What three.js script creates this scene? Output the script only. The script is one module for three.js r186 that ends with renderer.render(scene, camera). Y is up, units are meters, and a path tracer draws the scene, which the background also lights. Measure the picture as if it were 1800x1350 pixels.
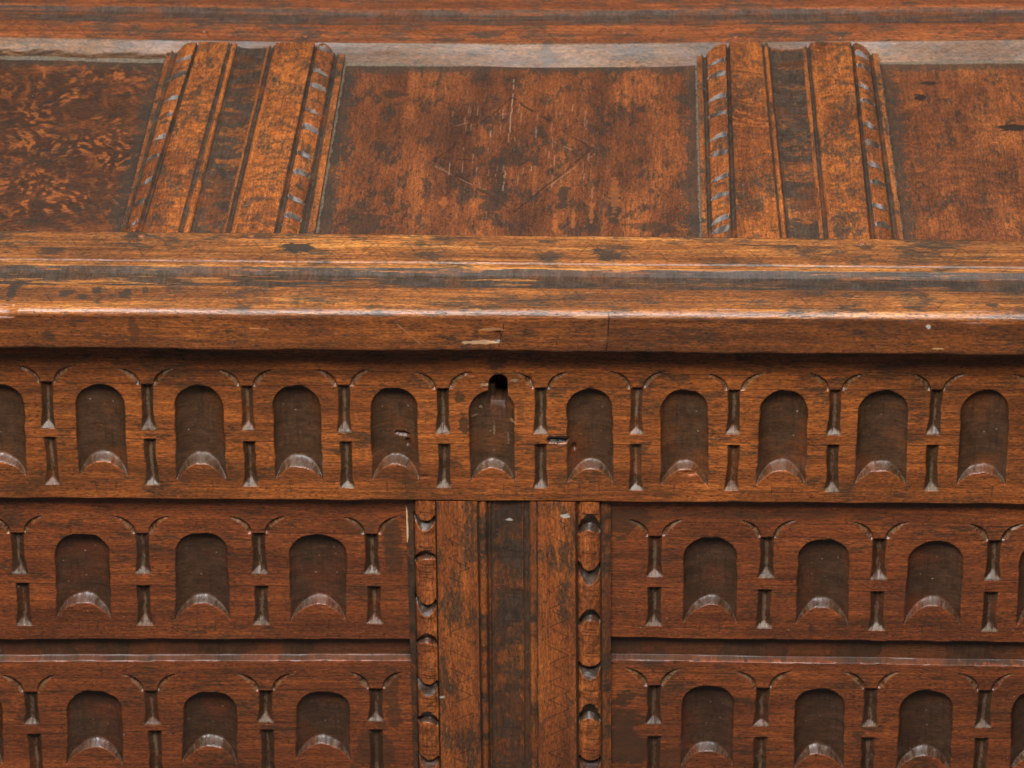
import * as THREE from 'three';
import { RectAreaLightUniformsLib } from 'three/addons/lights/RectAreaLightUniformsLib.js';
import { RoundedBoxGeometry } from 'three/addons/geometries/RoundedBoxGeometry.js';
import { mergeGeometries } from 'three/addons/utils/BufferGeometryUtils.js';

// ------------------------------------------------------------------ camera, light, exposure
const H = 0.66, LIP = 0.024;                       // height of the lid top, how far the lid stands out over the front
const FPX = 6000, PITCH = 0.5336, YAW = 0.0455, ROLL = -0.0160, MM = 0.00042;
const scene = new THREE.Scene();
scene.background = new THREE.Color().setRGB(0.045, 0.048, 0.053);
const camera = new THREE.PerspectiveCamera(2 * Math.atan(675 / FPX) * 180 / Math.PI, 4 / 3, 0.05, 60);
camera.quaternion.setFromEuler(new THREE.Euler(-PITCH, YAW, ROLL, 'YXZ'));
const viewDir = (px, py) => new THREE.Vector3((px - 900) / FPX, -(py - 675) / FPX, -1).applyQuaternion(camera.quaternion);
camera.position.set(0, H, LIP).addScaledVector(viewDir(900, 549), -FPX * MM);
camera.updateMatrixWorld();
camera.focus = 2.55; camera.userData.fStop = 16;
scene.add(camera);
const renderer = new THREE.WebGLRenderer({ antialias: true });
renderer.setSize(1024, 768);
renderer.toneMapping = THREE.LinearToneMapping;
renderer.toneMappingExposure = 1.0;
renderer.shadowMap.enabled = true;
RectAreaLightUniformsLib.init();
const SOFTBOXES = [
  // position, aimed at, width, height, radiance, label
  [[-0.25, 2.40, 1.22], [0, 0.55, -0.02], 2.2, 0.8, 18.5, 'white softbox lamp hung before the chest and above the viewer'],
  [[0.15, 2.55, 0.25], [0, 0.5, 0.02], 2.0, 1.0, 4.5, 'white softbox lamp added straight over the chest to light the bevels'],  // unseen extra lamp, added to brighten the upward-facing facets
];

// points measured on the photograph, put on the real plane they lie on
const front = (px, py, z = 0) => { const d = viewDir(px, py), c = camera.position, t = (z - c.z) / d.z; return [c.x + d.x * t, c.y + d.y * t]; };
const top = (px, py, y = H) => { const d = viewDir(px, py), c = camera.position, t = (y - c.y) / d.y; return [c.x + d.x * t, c.z + d.z * t]; };

// ------------------------------------------------------------------ noise
const hash = (x, y, s) => { let h = Math.imul(x, 374761393) ^ Math.imul(y, 668265263) ^ Math.imul(s, 974634541); h = Math.imul(h ^ (h >>> 13), 1274126177); h ^= h >>> 16; return (h >>> 0) / 4294967296; };
function vn(x, y, s) {
  const xi = Math.floor(x), yi = Math.floor(y); let fx = x - xi, fy = y - yi;
  fx = fx * fx * (3 - 2 * fx); fy = fy * fy * (3 - 2 * fy);
  const a = hash(xi, yi, s), b = hash(xi + 1, yi, s), c = hash(xi, yi + 1, s), d = hash(xi + 1, yi + 1, s);
  return a + (b - a) * fx + (c - a) * fy + (a - b - c + d) * fx * fy;
}
function fbm(x, y, o, s) { let v = 0, a = 0.5, t = 0; for (let i = 0; i < o; i++) { v += a * vn(x, y, s + i * 17); t += a; a *= 0.5; x = x * 2.03 + 7.1; y = y * 2.03 + 3.7; } return v / t; }
const smin = (a, b, k) => { const h = Math.max(k - Math.abs(a - b), 0) / k; return Math.min(a, b) - h * h * k * 0.25; };
const clamp = (x, a = 0, b = 1) => x < a ? a : x > b ? b : x;
const sst = (a, b, x) => { const t = clamp((x - a) / (b - a)); return t * t * (3 - 2 * t); };
const lerp = (a, b, t) => a + (b - a) * t;
let seedN = 11; const rnd = () => hash(seedN++, 91, 5);

// ------------------------------------------------------------------ textures in metres
class Tex {
  constructor(x0, y0, x1, y1, ppm) {
    Object.assign(this, { x0, y0, x1, y1 });
    this.W = Math.min(2048, Math.round((x1 - x0) * ppm)); this.H = Math.min(2048, Math.max(8, Math.round((y1 - y0) * ppm)));
    this.c = new Float32Array(this.W * this.H * 3); this.r = new Float32Array(this.W * this.H);
    this.sx = this.W / (x1 - x0); this.sy = this.H / (y1 - y0);
  }
  fill(fn) {
    const o = [0, 0, 0, 0];
    for (let j = 0; j < this.H; j++) for (let i = 0; i < this.W; i++) {
      fn(this.x0 + (i + 0.5) / this.sx, this.y0 + (j + 0.5) / this.sy, o);
      const k = j * this.W + i; this.c[k * 3] = o[0]; this.c[k * 3 + 1] = o[1]; this.c[k * 3 + 2] = o[2]; this.r[k] = o[3];
    }
    return this;
  }
  over(fn) {
    const o = [0, 0, 0, 0];
    for (let j = 0; j < this.H; j++) for (let i = 0; i < this.W; i++) {
      const k = j * this.W + i; o[0] = this.c[k * 3]; o[1] = this.c[k * 3 + 1]; o[2] = this.c[k * 3 + 2]; o[3] = this.r[k];
      if (fn(this.x0 + (i + 0.5) / this.sx, this.y0 + (j + 0.5) / this.sy, o) === false) continue;
      this.c[k * 3] = o[0]; this.c[k * 3 + 1] = o[1]; this.c[k * 3 + 2] = o[2]; this.r[k] = o[3];
    }
  }
  mixAt(k, col, a, r) { if (col) for (let q = 0; q < 3; q++) this.c[k * 3 + q] += (col[q] - this.c[k * 3 + q]) * a; if (r !== undefined) this.r[k] += (r - this.r[k]) * a; }
  // a scratch or scribed line: width in metres, broken by noise
  line(xa, ya, xb, yb, w, col, a, r = 0.62, gaps = 0.35) {
    const L = Math.hypot(xb - xa, yb - ya) || 1e-6, tx = (xb - xa) / L, ty = (yb - ya) / L, m = w * 2;
    const i0 = Math.max(0, Math.floor((Math.min(xa, xb) - m - this.x0) * this.sx)), i1 = Math.min(this.W - 1, Math.ceil((Math.max(xa, xb) + m - this.x0) * this.sx));
    const j0 = Math.max(0, Math.floor((Math.min(ya, yb) - m - this.y0) * this.sy)), j1 = Math.min(this.H - 1, Math.ceil((Math.max(ya, yb) + m - this.y0) * this.sy));
    const sd = Math.floor(xa * 9173 + ya * 7919);
    for (let j = j0; j <= j1; j++) for (let i = i0; i <= i1; i++) {
      const x = this.x0 + (i + 0.5) / this.sx - xa, y = this.y0 + (j + 0.5) / this.sy - ya, t = x * tx + y * ty;
      if (t < -w || t > L + w) continue;
      const wob = (vn(t * 180, 0, sd) - 0.5) * w * 1.2, d = Math.abs(-x * ty + y * tx + wob);
      const al = a * sst(w, w * 0.25, d) * sst(gaps - 0.12, gaps + 0.12, vn(t * 130, 3, sd + 1));
      if (al > 0.003) this.mixAt(j * this.W + i, col, al, r);
    }
  }
  // a stain or a patch with a ragged outline
  blob(cx, cy, rx, ry, col, a, r, rag = 0.6, f = 380) {
    const i0 = Math.max(0, Math.floor((cx - rx * 1.6 - this.x0) * this.sx)), i1 = Math.min(this.W - 1, Math.ceil((cx + rx * 1.6 - this.x0) * this.sx));
    const j0 = Math.max(0, Math.floor((cy - ry * 1.6 - this.y0) * this.sy)), j1 = Math.min(this.H - 1, Math.ceil((cy + ry * 1.6 - this.y0) * this.sy));
    const sd = Math.floor(cx * 5077 + cy * 3331 + 40000);
    for (let j = j0; j <= j1; j++) for (let i = i0; i <= i1; i++) {
      const x = this.x0 + (i + 0.5) / this.sx, y = this.y0 + (j + 0.5) / this.sy;
      const d = Math.hypot((x - cx) / rx, (y - cy) / ry) + (fbm(x * f * 0.7, y * f * 1.6, 4, sd) - 0.5) * 2.6 * rag;
      const al = a * sst(1.08, 0.86, d);
      if (al > 0.003) this.mixAt(j * this.W + i, col, al, r);
    }
  }
  material(bump = -0.0007) {
    const n = this.W * this.H, c = new Uint8Array(n * 4), g = new Uint8Array(n * 4);
    for (let k = 0; k < n; k++) {
      for (let q = 0; q < 3; q++) c[k * 4 + q] = clamp(this.c[k * 3 + q], 4, 250);
      c[k * 4 + 3] = 255; const v = clamp(this.r[k], 0.08, 1) * 255; g[k * 4] = g[k * 4 + 1] = g[k * 4 + 2] = v; g[k * 4 + 3] = 255;
    }
    const mk = (d, srgb) => { const t = new THREE.DataTexture(d, this.W, this.H, THREE.RGBAFormat); t.magFilter = THREE.LinearFilter; t.minFilter = THREE.LinearMipmapLinearFilter; t.generateMipmaps = true; if (srgb) t.colorSpace = THREE.SRGBColorSpace; t.needsUpdate = true; return t; };
    const rough = mk(g, false);
    this.c = this.r = null;
    return new THREE.MeshStandardMaterial({ map: mk(c, true), roughnessMap: rough, roughness: 1, bumpMap: rough, bumpScale: bump });
  }
  uv(x, y) { return [(x - this.x0) / (this.x1 - this.x0), (y - this.y0) / (this.y1 - this.y0)]; }
}

// ------------------------------------------------------------------ old oak
// palettes in sRGB: bare worn wood, ordinary, deep, and the black-brown patina of hollows
const PAL = {
  lidRail: { hi: [206, 138, 68], mid: [142, 84, 42], lo: [92, 55, 33], pat: [56, 47, 40] },
  rear: { hi: [176, 100, 54], mid: [140, 76, 42], lo: [100, 57, 36], pat: [70, 58, 50] },
  lidPanel: { hi: [158, 88, 44], mid: [108, 60, 35], lo: [72, 44, 30], pat: [52, 42, 35] },
  muntin: { hi: [178, 100, 44], mid: [134, 74, 37], lo: [100, 54, 30], pat: [58, 48, 40] },
  rail: { hi: [188, 107, 45], mid: [151, 80, 35], lo: [100, 54, 27], pat: [66, 45, 29] },
  post: { hi: [172, 94, 42], mid: [134, 70, 34], lo: [92, 50, 28], pat: [60, 46, 35] },
  lip: { hi: [152, 84, 36], mid: [116, 63, 30], lo: [80, 45, 25], pat: [54, 38, 28] },
  chamfer: { hi: [136, 96, 62], mid: [102, 70, 46], lo: [76, 54, 38], pat: [72, 62, 54] },
  panel: { hi: [156, 82, 38], mid: [124, 63, 32], lo: [90, 47, 27], pat: [62, 42, 28] },
};
const mix3 = (o, a, t) => { o[0] += (a[0] - o[0]) * t; o[1] += (a[1] - o[1]) * t; o[2] += (a[2] - o[2]) * t; };
// g: metres along the grain, c: metres across it; worn 0..1 pushes to bare wood; dark = extra patina
function oak(o, p, g, c, s, { worn = 0.5, pat = 0.62, fleck = 0, patScale = 1, streak = 1 } = {}) {
  const wv = c + (vn(g * 9, c * 12, s) - 0.5) * 0.006;
  const bands = fbm(g * 5, wv * 150, 3, s + 3), fine = vn(g * 55, wv * 1100, s + 5), big = fbm(g * 13, c * 34, 3, s + 9);
  let t = bands * (0.16 + 0.34 * streak) + big * (1 - 0.35 * streak) + fine * 0.16 - 0.66 + (worn - 0.5) * 0.9;        // about -0.3..0.5
  o[0] = p.mid[0]; o[1] = p.mid[1]; o[2] = p.mid[2];
  if (t > 0) mix3(o, p.hi, clamp(t * 2.6)); else mix3(o, p.lo, clamp(-t * 3.0));
  let r = 0.34 + (fine - 0.5) * 0.10 + (bands - 0.5) * 0.06;
  if (fleck) {                                                                     // medullary rays of quarter-sawn oak
    const a = g + (fbm(g * 22, c * 26, 2, s + 21) - 0.5) * 0.032, b = c + (fbm(g * 24 + 5, c * 22, 2, s + 22) - 0.5) * 0.032;
    const n = vn(a * 210, b * 125, s + 23), m = vn(a * 430 + 3, b * 280, s + 24), q = n * 0.62 + m * 0.38;
    const ev = 0.35 + 0.65 * sst(0.3, 0.6, fbm(g * 30, c * 30, 2, s + 25)); mix3(o, p.hi, sst(0.53, 0.72, q) * fleck * ev); mix3(o, p.pat, sst(0.46, 0.30, q) * fleck * 0.7); r -= sst(0.57, 0.66, q) * 0.05;
  }
  const por = vn(g * 120, wv * 1500, s + 31), por2 = vn(g * 70, wv * 900, s + 33);
  const pk = sst(0.74, 0.86, por) * 0.45 + sst(0.80, 0.90, por2) * 0.4;
  mix3(o, p.pat, pk * 0.75); r += pk * 0.22;
  const g1 = vn(g * 16, wv * 560, s + 35), g2 = vn(g * 38, wv * 1150, s + 36), g3 = vn(g * 7, wv * 260, s + 37);
  const ds = sst(0.60, 0.80, g1) * 0.5 + sst(0.62, 0.82, g2) * 0.5, ls = sst(0.62, 0.85, g3) * 0.4 + sst(0.7, 0.88, 1 - g2) * 0.35;
  mix3(o, p.lo, ds * 0.66 * streak); mix3(o, p.hi, ls * 0.45 * streak); r += ds * 0.07;
  const P = fbm(g * 40 * patScale, c * 80 * patScale, 5, s + 41) * 0.55 + fbm(g * 110, c * 520, 3, s + 44) * 0.33 + vn(g * 500, c * 1500, s + 46) * 0.12;
  const k = sst(pat - 0.08, pat + 0.09, P), k2 = sst(0.52, 0.66, fbm(g * 26, c * 300, 3, s + 47));
  mix3(o, p.lo, k2 * 0.35 * streak); mix3(o, p.pat, k * 0.7); r += k * 0.05;
  const fg = vn(g * 420, wv * 1700, s + 48), sp = vn(g * 700 + 9, c * 1500, s + 49), m = 1 + (fg - 0.5) * 0.42 - sst(0.78, 0.92, sp) * 0.34;
  o[0] *= m; o[1] *= m; o[2] *= m; r += (0.5 - fg) * 0.10 + sst(0.78, 0.92, sp) * 0.12;
  o[3] = r;
}
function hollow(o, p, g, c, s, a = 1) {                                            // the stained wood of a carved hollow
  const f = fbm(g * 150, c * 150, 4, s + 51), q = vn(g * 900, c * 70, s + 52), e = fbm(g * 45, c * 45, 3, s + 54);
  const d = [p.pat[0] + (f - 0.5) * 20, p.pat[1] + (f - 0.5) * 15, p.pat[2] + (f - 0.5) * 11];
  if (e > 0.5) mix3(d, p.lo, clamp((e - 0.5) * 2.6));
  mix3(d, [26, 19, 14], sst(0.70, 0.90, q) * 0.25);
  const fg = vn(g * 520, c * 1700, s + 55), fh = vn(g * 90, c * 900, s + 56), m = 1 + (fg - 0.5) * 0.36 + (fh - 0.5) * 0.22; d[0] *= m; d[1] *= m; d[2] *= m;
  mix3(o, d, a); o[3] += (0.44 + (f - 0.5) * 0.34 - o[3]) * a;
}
// wax streaks and glints painted into the colour of dart bottoms and crescents
function waxGlint(o, h, x, y) {
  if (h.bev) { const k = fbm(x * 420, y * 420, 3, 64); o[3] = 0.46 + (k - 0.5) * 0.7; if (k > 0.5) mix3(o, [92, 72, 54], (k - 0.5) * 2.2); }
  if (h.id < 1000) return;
  if (h.id > 2000) { const k = fbm(x * 500, y * 500, 2, 63); o[3] = 0.32 + (k - 0.5) * 0.2; if (h.ax > 0.24) mix3(o, [142, 122, 94], 0.42 * sst(0.36, 0.54, k)); return; }  // crescent facets: pale glint mixed into the colour
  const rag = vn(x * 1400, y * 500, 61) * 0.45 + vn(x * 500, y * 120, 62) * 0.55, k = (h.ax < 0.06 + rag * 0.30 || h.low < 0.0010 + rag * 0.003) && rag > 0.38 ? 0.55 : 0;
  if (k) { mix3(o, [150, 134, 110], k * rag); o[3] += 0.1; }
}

// ------------------------------------------------------------------ surfaces
// a grid of points, split by region into one geometry for each; skirt = function(point) -> point on the back
function sheet(us, vs, P, uvOf, regionOf, back) {
  const nu = us.length, nv = vs.length, pos = new Float32Array(nu * nv * 3), nor = new Float32Array(nu * nv * 3), uv = new Float32Array(nu * nv * 2), o = [0, 0, 0];
  for (let j = 0; j < nv; j++) for (let i = 0; i < nu; i++) { const k = j * nu + i; P(us[i], vs[j], o); pos.set(o, k * 3); uv.set(uvOf(us[i], vs[j], o), k * 2); }
  const acc = (a, b, c) => {
    const ax = pos[b * 3] - pos[a * 3], ay = pos[b * 3 + 1] - pos[a * 3 + 1], az = pos[b * 3 + 2] - pos[a * 3 + 2], bx = pos[c * 3] - pos[a * 3], by = pos[c * 3 + 1] - pos[a * 3 + 1], bz = pos[c * 3 + 2] - pos[a * 3 + 2];
    const x = ay * bz - az * by, y = az * bx - ax * bz, z = ax * by - ay * bx;
    for (const k of [a, b, c]) { nor[k * 3] += x; nor[k * 3 + 1] += y; nor[k * 3 + 2] += z; }
  };
  const tris = new Map(), put = (r, a, b, c) => { acc(a, b, c); let l = tris.get(r); if (!l) tris.set(r, l = []); l.push(a, b, c); };
  for (let j = 0; j < nv - 1; j++) for (let i = 0; i < nu - 1; i++) {
    const a = j * nu + i, r = regionOf ? regionOf((us[i] + us[i + 1]) / 2, (vs[j] + vs[j + 1]) / 2) : 0;
    put(r, a, a + 1, a + nu + 1); put(r, a, a + nu + 1, a + nu);
  }
  const out = new Map();
  for (const [r, l] of tris) {
    const at = new Map(), p = [], n = [], t = [], idx = new Uint32Array(l.length);
    l.forEach((k, q) => {
      let m = at.get(k);
      if (m === undefined) { at.set(k, m = at.size); const x = nor[k * 3], y = nor[k * 3 + 1], z = nor[k * 3 + 2], L = Math.hypot(x, y, z) || 1; p.push(pos[k * 3], pos[k * 3 + 1], pos[k * 3 + 2]); n.push(x / L, y / L, z / L); t.push(uv[k * 2], uv[k * 2 + 1]); }
      idx[q] = m;
    });
    const g = new THREE.BufferGeometry();
    g.setAttribute('position', new THREE.Float32BufferAttribute(p, 3)); g.setAttribute('normal', new THREE.Float32BufferAttribute(n, 3)); g.setAttribute('uv', new THREE.Float32BufferAttribute(t, 2));
    g.setIndex(new THREE.BufferAttribute(idx, 1)); out.set(r, g);
  }
  if (back) {                                                                      // the edges and the back of the board
    const ring = [];
    for (let i = 0; i < nu - 1; i++) ring.push(i);
    for (let j = 0; j < nv - 1; j++) ring.push(j * nu + nu - 1);
    for (let i = nu - 1; i > 0; i--) ring.push((nv - 1) * nu + i);
    for (let j = nv - 1; j > 0; j--) ring.push(j * nu);
    const p = [], t = [], pt = (k) => [pos[k * 3], pos[k * 3 + 1], pos[k * 3 + 2]];
    for (let q = 0; q < ring.length; q++) {
      const a = ring[q], b = ring[(q + 1) % ring.length], A = pt(a), B = pt(b), A2 = back(A), B2 = back(B), ua = [uv[a * 2], uv[a * 2 + 1]], ub = [uv[b * 2], uv[b * 2 + 1]];
      p.push(...B, ...A, ...A2, ...B, ...A2, ...B2); t.push(...ub, ...ua, ...ua, ...ub, ...ua, ...ub);
    }
    const c = [0, nu - 1, nv * nu - 1, (nv - 1) * nu].map((k) => back(pt(k)));
    p.push(...c[0], ...c[2], ...c[1], ...c[0], ...c[3], ...c[2]); t.push(0.1, 0.1, 0.9, 0.9, 0.9, 0.1, 0.1, 0.1, 0.1, 0.9, 0.9, 0.9);
    const g = new THREE.BufferGeometry();
    g.setAttribute('position', new THREE.Float32BufferAttribute(p, 3)); g.setAttribute('uv', new THREE.Float32BufferAttribute(t, 2)); g.computeVertexNormals();
    g.setIndex(new THREE.BufferAttribute(new Uint32Array(p.length / 3).map((_, i) => i), 1));
    out.set(0, mergeGeometries([out.get(0), g]));
  }
  return out;
}
const steps = (a, b, d) => { const n = Math.max(1, Math.round((b - a) / d)), r = []; for (let i = 0; i <= n; i++) r.push(a + (b - a) * i / n); return r; };
function mesh(name, geo, mat, parent, label) {
  const m = new THREE.Mesh(geo, mat); m.name = name; m.castShadow = m.receiveShadow = true; parent.add(m);
  if (label) m.userData.label = label;
  return m;
}

// ------------------------------------------------------------------ the carved arcades
// niche: [left top, right top, left bottom, right bottom, y top, y corner, y hump]; dart: [x top, y top, x bottom, y bottom, half width], all measured on the photograph
function arcade(z, niches, darts, o) {
  const F = (x, y) => front(x, y, z), N = [], D = [], C = [];
  for (const [lt, rt, lb, rb, yt, yc, yh] of niches) {
    const a = F((lt + rt) / 2, yt), b = F((lb + rb) / 2, yc), ym = (yt + yc) / 2, sc = F(1, ym)[0] - F(0, ym)[0];
    N.push({ xt: a[0], xb: b[0], ht: (rt - lt) / 2 * sc, hb: (rb - lb) / 2 * sc, yt: a[1], yc: b[1], yh: F((lb + rb) / 2, yh - 3)[1], s: N.length * 7 + o.seed, d: o.depth * lerp(0.82, 1.14, rnd()), b: lerp(0.85, 1.2, rnd()), sk: (rnd() - 0.5) * 0.22 });
  }
  for (const [xt, yt, xb, yb, hw, up] of darts) {
    const a = F(xt, yt), b = F(xb, yb), sc = F(1, yt)[0] - F(0, yt)[0];
    D.push({ xt: a[0], xb: b[0], yt: a[1], yb: b[1], hw: hw * sc, s: D.length * 5 + o.seed + 900, d: o.dart * lerp(0.75, 1.1, rnd()), ft: lerp(0.6, 1.0, rnd()) });
    if (up) for (const q of [-1, 1]) {
      const e = F(xt + q * (up[0] + up[1]), yt - 1);
      C.push({ x: e[0], y: e[1], rx: up[1] * sc, ry: F(xt, yt - up[2])[1] - a[1], q, w: up[3] * sc * lerp(0.85, 1.15, rnd()), s: C.length * 3 + o.seed + 1500, d: 0.0032 });
    }
  }
  const cell = 0.05, bins = new Map(), ids = { n: 1, d: 1001, c: 2001 };
  const reg = (f, x0, x1) => { for (let k = Math.floor(x0 / cell); k <= Math.floor(x1 / cell); k++) { let l = bins.get(k); if (!l) bins.set(k, l = []); l.push(f); } };
  N.forEach((n, i) => reg({ k: 'n', f: n, id: 1 + i }, Math.min(n.xt, n.xb) - 0.03, Math.max(n.xt, n.xb) + 0.03));
  D.forEach((n, i) => reg({ k: 'd', f: n, id: 1001 + i }, n.xt - 0.012, n.xt + 0.012));
  C.forEach((n, i) => reg({ k: 'c', f: n, id: 2001 + i }, n.x - n.rx - 0.005, n.x + n.rx + 0.005));
  const hit = { h: 0, id: 0, ax: 1, low: 1 };
  return {
    N, D, C,
    at(x, y) {
      hit.h = 0; hit.id = 0;
      const l = bins.get(Math.floor(x / cell)); if (!l) return hit;
      for (const { k, f, id } of l) {
        let d = 0, cross = 0, lip = false;
        if (k === 'n') {
          if (y > f.yt + 0.001 || y < f.yc - 0.001) continue;
          const t = (f.yt - y) / (f.yt - f.yc), wob = (vn(y * 120, 1, f.s) - 0.5) * 0.0009;
          const hw = lerp(f.ht, f.hb, t), xn = (x + wob - lerp(f.xt, f.xb, t)) / hw, ax = Math.abs(xn);
          if (ax >= 1) continue;
          const arch = f.yt - f.ht * o.arch * (1 - Math.pow(1 - Math.pow(ax, o.archP), 0.5)) + (vn(x * 160, 2, f.s) - 0.5) * 0.0014;
          const hump = f.yc + (f.yh - f.yc) * Math.pow(1 - ax * ax, 0.9) * (1 + f.sk * xn) + (vn(x * 210, 4, f.s) - 0.5) * 0.0012 + (vn(x * 420, 6, f.s) - 0.5) * 0.0005;
          if (y >= arch || y <= hump) continue;
          const flute = f.d * Math.pow(1 - ax * ax, 0.55) * (1 + (fbm(x * 110, y * 45, 2, f.s) - 0.5) * 0.06);
          lip = (y - hump) * o.bevel * f.b < flute * 1.05;
          d = Math.max(0, Math.min(smin(flute, (y - hump) * o.bevel * f.b * (0.9 + 0.2 * vn(x * 150, y * 40, f.s + 1)), Math.min(0.0040, flute * 0.6)), (arch - y) * 2.6));
        } else if (k === 'd') {
          if (y > f.yt || y < f.yb) continue;
          const t = (f.yt - y) / (f.yt - f.yb), wob = (vn(y * 120, 1, f.s) - 0.5) * 0.0008;
          const hw = f.hw * (0.94 - 0.10 * Math.sin(Math.PI * t) + 0.16 * sst(0.6, 1, t)), ax = Math.abs((x + wob - lerp(f.xt, f.xb, t)) / hw);
          if (ax >= 1) continue;
          d = Math.min(f.d * (1 - Math.pow(ax, 1.5)), (f.yt - y) * 3, (y - f.yb) * f.ft * (0.75 + 0.5 * vn(x * 700, 3, f.s)));
        } else {
          const dx = (x - f.x) * -f.q / f.rx, dy = (y - f.y) / f.ry;
          if (dx < -0.02 || dy < -0.02) continue;
          const r = Math.hypot(dx, dy), th = Math.atan2(dy, dx) / (Math.PI / 2), w = f.w * Math.pow(Math.max(0, Math.sin(Math.PI * clamp(th * 0.78 + 0.22))), 0.8) * (0.8 + 0.4 * vn(th * 4, 0, f.s));
          const e = (1 - r) * Math.min(f.rx, f.ry);
          if (w < 1e-4 || e < 0 || e > w) continue;
          cross = e / w;
          d = f.d * (w / f.w) * (e < w * 0.2 ? e / (w * 0.2) : 1 - (e - w * 0.2) / (w * 0.8));
        }
        if (d > hit.h) { hit.h = d; hit.id = id; hit.ax = k === 'd' ? Math.abs((x - lerp(f.xt, f.xb, (f.yt - y) / (f.yt - f.yb))) / f.hw) : 1; hit.low = k === 'd' ? y - f.yb : 1; if (k === 'c') hit.ax = cross; hit.bev = k === 'n' && lip; }
      }
      return hit;
    },
    name: (id) => id > 2000 ? 'carved_crescent' : id > 1000 ? 'carved_dart' : 'carved_niche',
  };
}
function addArcade(parts, parent, mat, arc) { for (const [id, g] of parts) if (id) mesh(arc.name(id), g, mat, parent); }

// ------------------------------------------------------------------ the chest
const chest = new THREE.Group(); chest.name = 'oak_chest'; scene.add(chest);
chest.userData = { label: 'dark carved oak chest with arcaded front and closed panelled lid', category: 'chest' };
const lid = new THREE.Group(); lid.name = 'lid'; chest.add(lid); lid.userData.label = 'closed lid of moulded rails framing three sunk panels';
const W = 0.50, LW = 0.52;

// ---- top front rail with its arcade
const railBot = (x) => { const a = front(0, 877), b = front(1800, 888); return a[1] + (b[1] - a[1]) * (x - a[0]) / (b[0] - a[0]); };
const railTop = H - 0.040;
const up = [12, 42, 28, 8];
const N1 = [[-46, 41, -48, 47, 676, 839, 815], [131, 217, 139, 225, 676, 839, 814], [307, 390, 310, 398, 678, 846, 818], [479, 561, 485, 568, 678, 845, 823], [651, 731, 655, 737, 681, 845, 819], [825, 904, 827, 904, 686, 847, 826], [997, 1075, 998, 1078, 684, 851, 826], [1162, 1243, 1162, 1245, 685, 858, 828], [1339, 1420, 1330, 1415, 686, 855, 830], [1513, 1597, 1503, 1592, 686, 854, 830], [1693, 1775, 1683, 1767, 686, 853, 833], [1873, 1955, 1862, 1946, 688, 855, 834]];
const D1 = [];
for (const [xt, yt, xm, ym, xn, yn, xb, yb] of [[-95, 670, -92, 751, -90, 767, -84, 850], [82, 672, 85, 753, 88, 769, 93, 853], [258, 676, 262, 755, 263, 772, 268, 853], [433, 679, 436, 757, 438, 777, 441, 856], [604, 678, 605, 760, 608, 777, 610, 858], [778, 683, 779, 762, 781, 781, 780, 858], [951, 683, 950, 763, 951, 781, 951, 859], [1120, 682, 1118, 763, 1118, 782, 1117, 862], [1291, 686, 1288, 763, 1290, 783, 1286, 863], [1469, 686, 1465, 765, 1465, 783, 1462, 865], [1647, 686, 1641, 764, 1639, 783, 1637, 864], [1828, 687, 1822, 766, 1820, 785, 1816, 866]]) {
  D1.push([xt, yt, xm, ym, 12, up], [xn, yn, xb, yb, 12, null]);
}
const arc1 = arcade(0, N1, D1, { seed: 101, depth: 0.0088, bevel: 2.25, arch: 1.1, archP: 2.05, dart: 0.0050 });
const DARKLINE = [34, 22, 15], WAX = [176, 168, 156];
function punchMarks(tex, arc, many = 6) {                                          // small pale punch marks in the niches
  for (const n of arc.N) for (let k = 0; k < many; k++) {
    const c = k % 3, r = Math.floor(k / 3), t = 0.24 + r * 0.24 + (rnd() - 0.5) * 0.09 + (c === 1 ? 0.04 : 0);
    if (rnd() < 0.18) continue;
    const x = lerp(n.xt, n.xb, t) + n.ht * ((c - 1) * 0.52 + (rnd() - 0.5) * 0.22), y = lerp(n.yt, n.yc, t), s = lerp(0.00035, 0.0008, rnd());
    tex.blob(x, y, s, s * 0.85, WAX, lerp(0.15, 0.7, rnd()), 0.6, 0.3, 900);
  }
}
function scribeArcade(tex, arc, x0, x1) {                                          // the setting-out lines left by the carver
  const ds = arc.D;
  for (let i = 0; i + 3 < ds.length + 1; i += 2) {
    const a = ds[i], b = ds[i + 1], c = ds[Math.min(i + 2, ds.length - 2)], d = ds[Math.min(i + 3, ds.length - 1)];
    if (a === c) continue;
    const L = (y0, y1, al, w = 0.00042) => tex.line(a.xt, y0, c.xt, y1, w, DARKLINE, al, 0.66, 0.22);
    L(a.yt + 0.0004, c.yt + 0.0004, 0.62); L(a.yb, c.yb, 0.72); L(b.yt, d.yt, 0.72); L(b.yb - 0.0006, d.yb - 0.0006, 0.4);
    L(a.yt + 0.0131, c.yt + 0.0131, 0.55, 0.0004);
    const m = (a.xt + c.xt) / 2, e = b.yb;
    for (const q of [-0.0075, 0.0075]) if (rnd() < 0.8) tex.line(m + q + (rnd() - 0.5) * 0.002, e + 0.005, m + q + (rnd() - 0.5) * 0.001, e - 0.004, 0.0004, DARKLINE, 0.55, 0.66, 0.1);
  }
}
const arris = (e, r) => e >= r ? 0 : r - Math.sqrt(Math.max(0, r * r - (r - e) * (r - e)));
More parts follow.
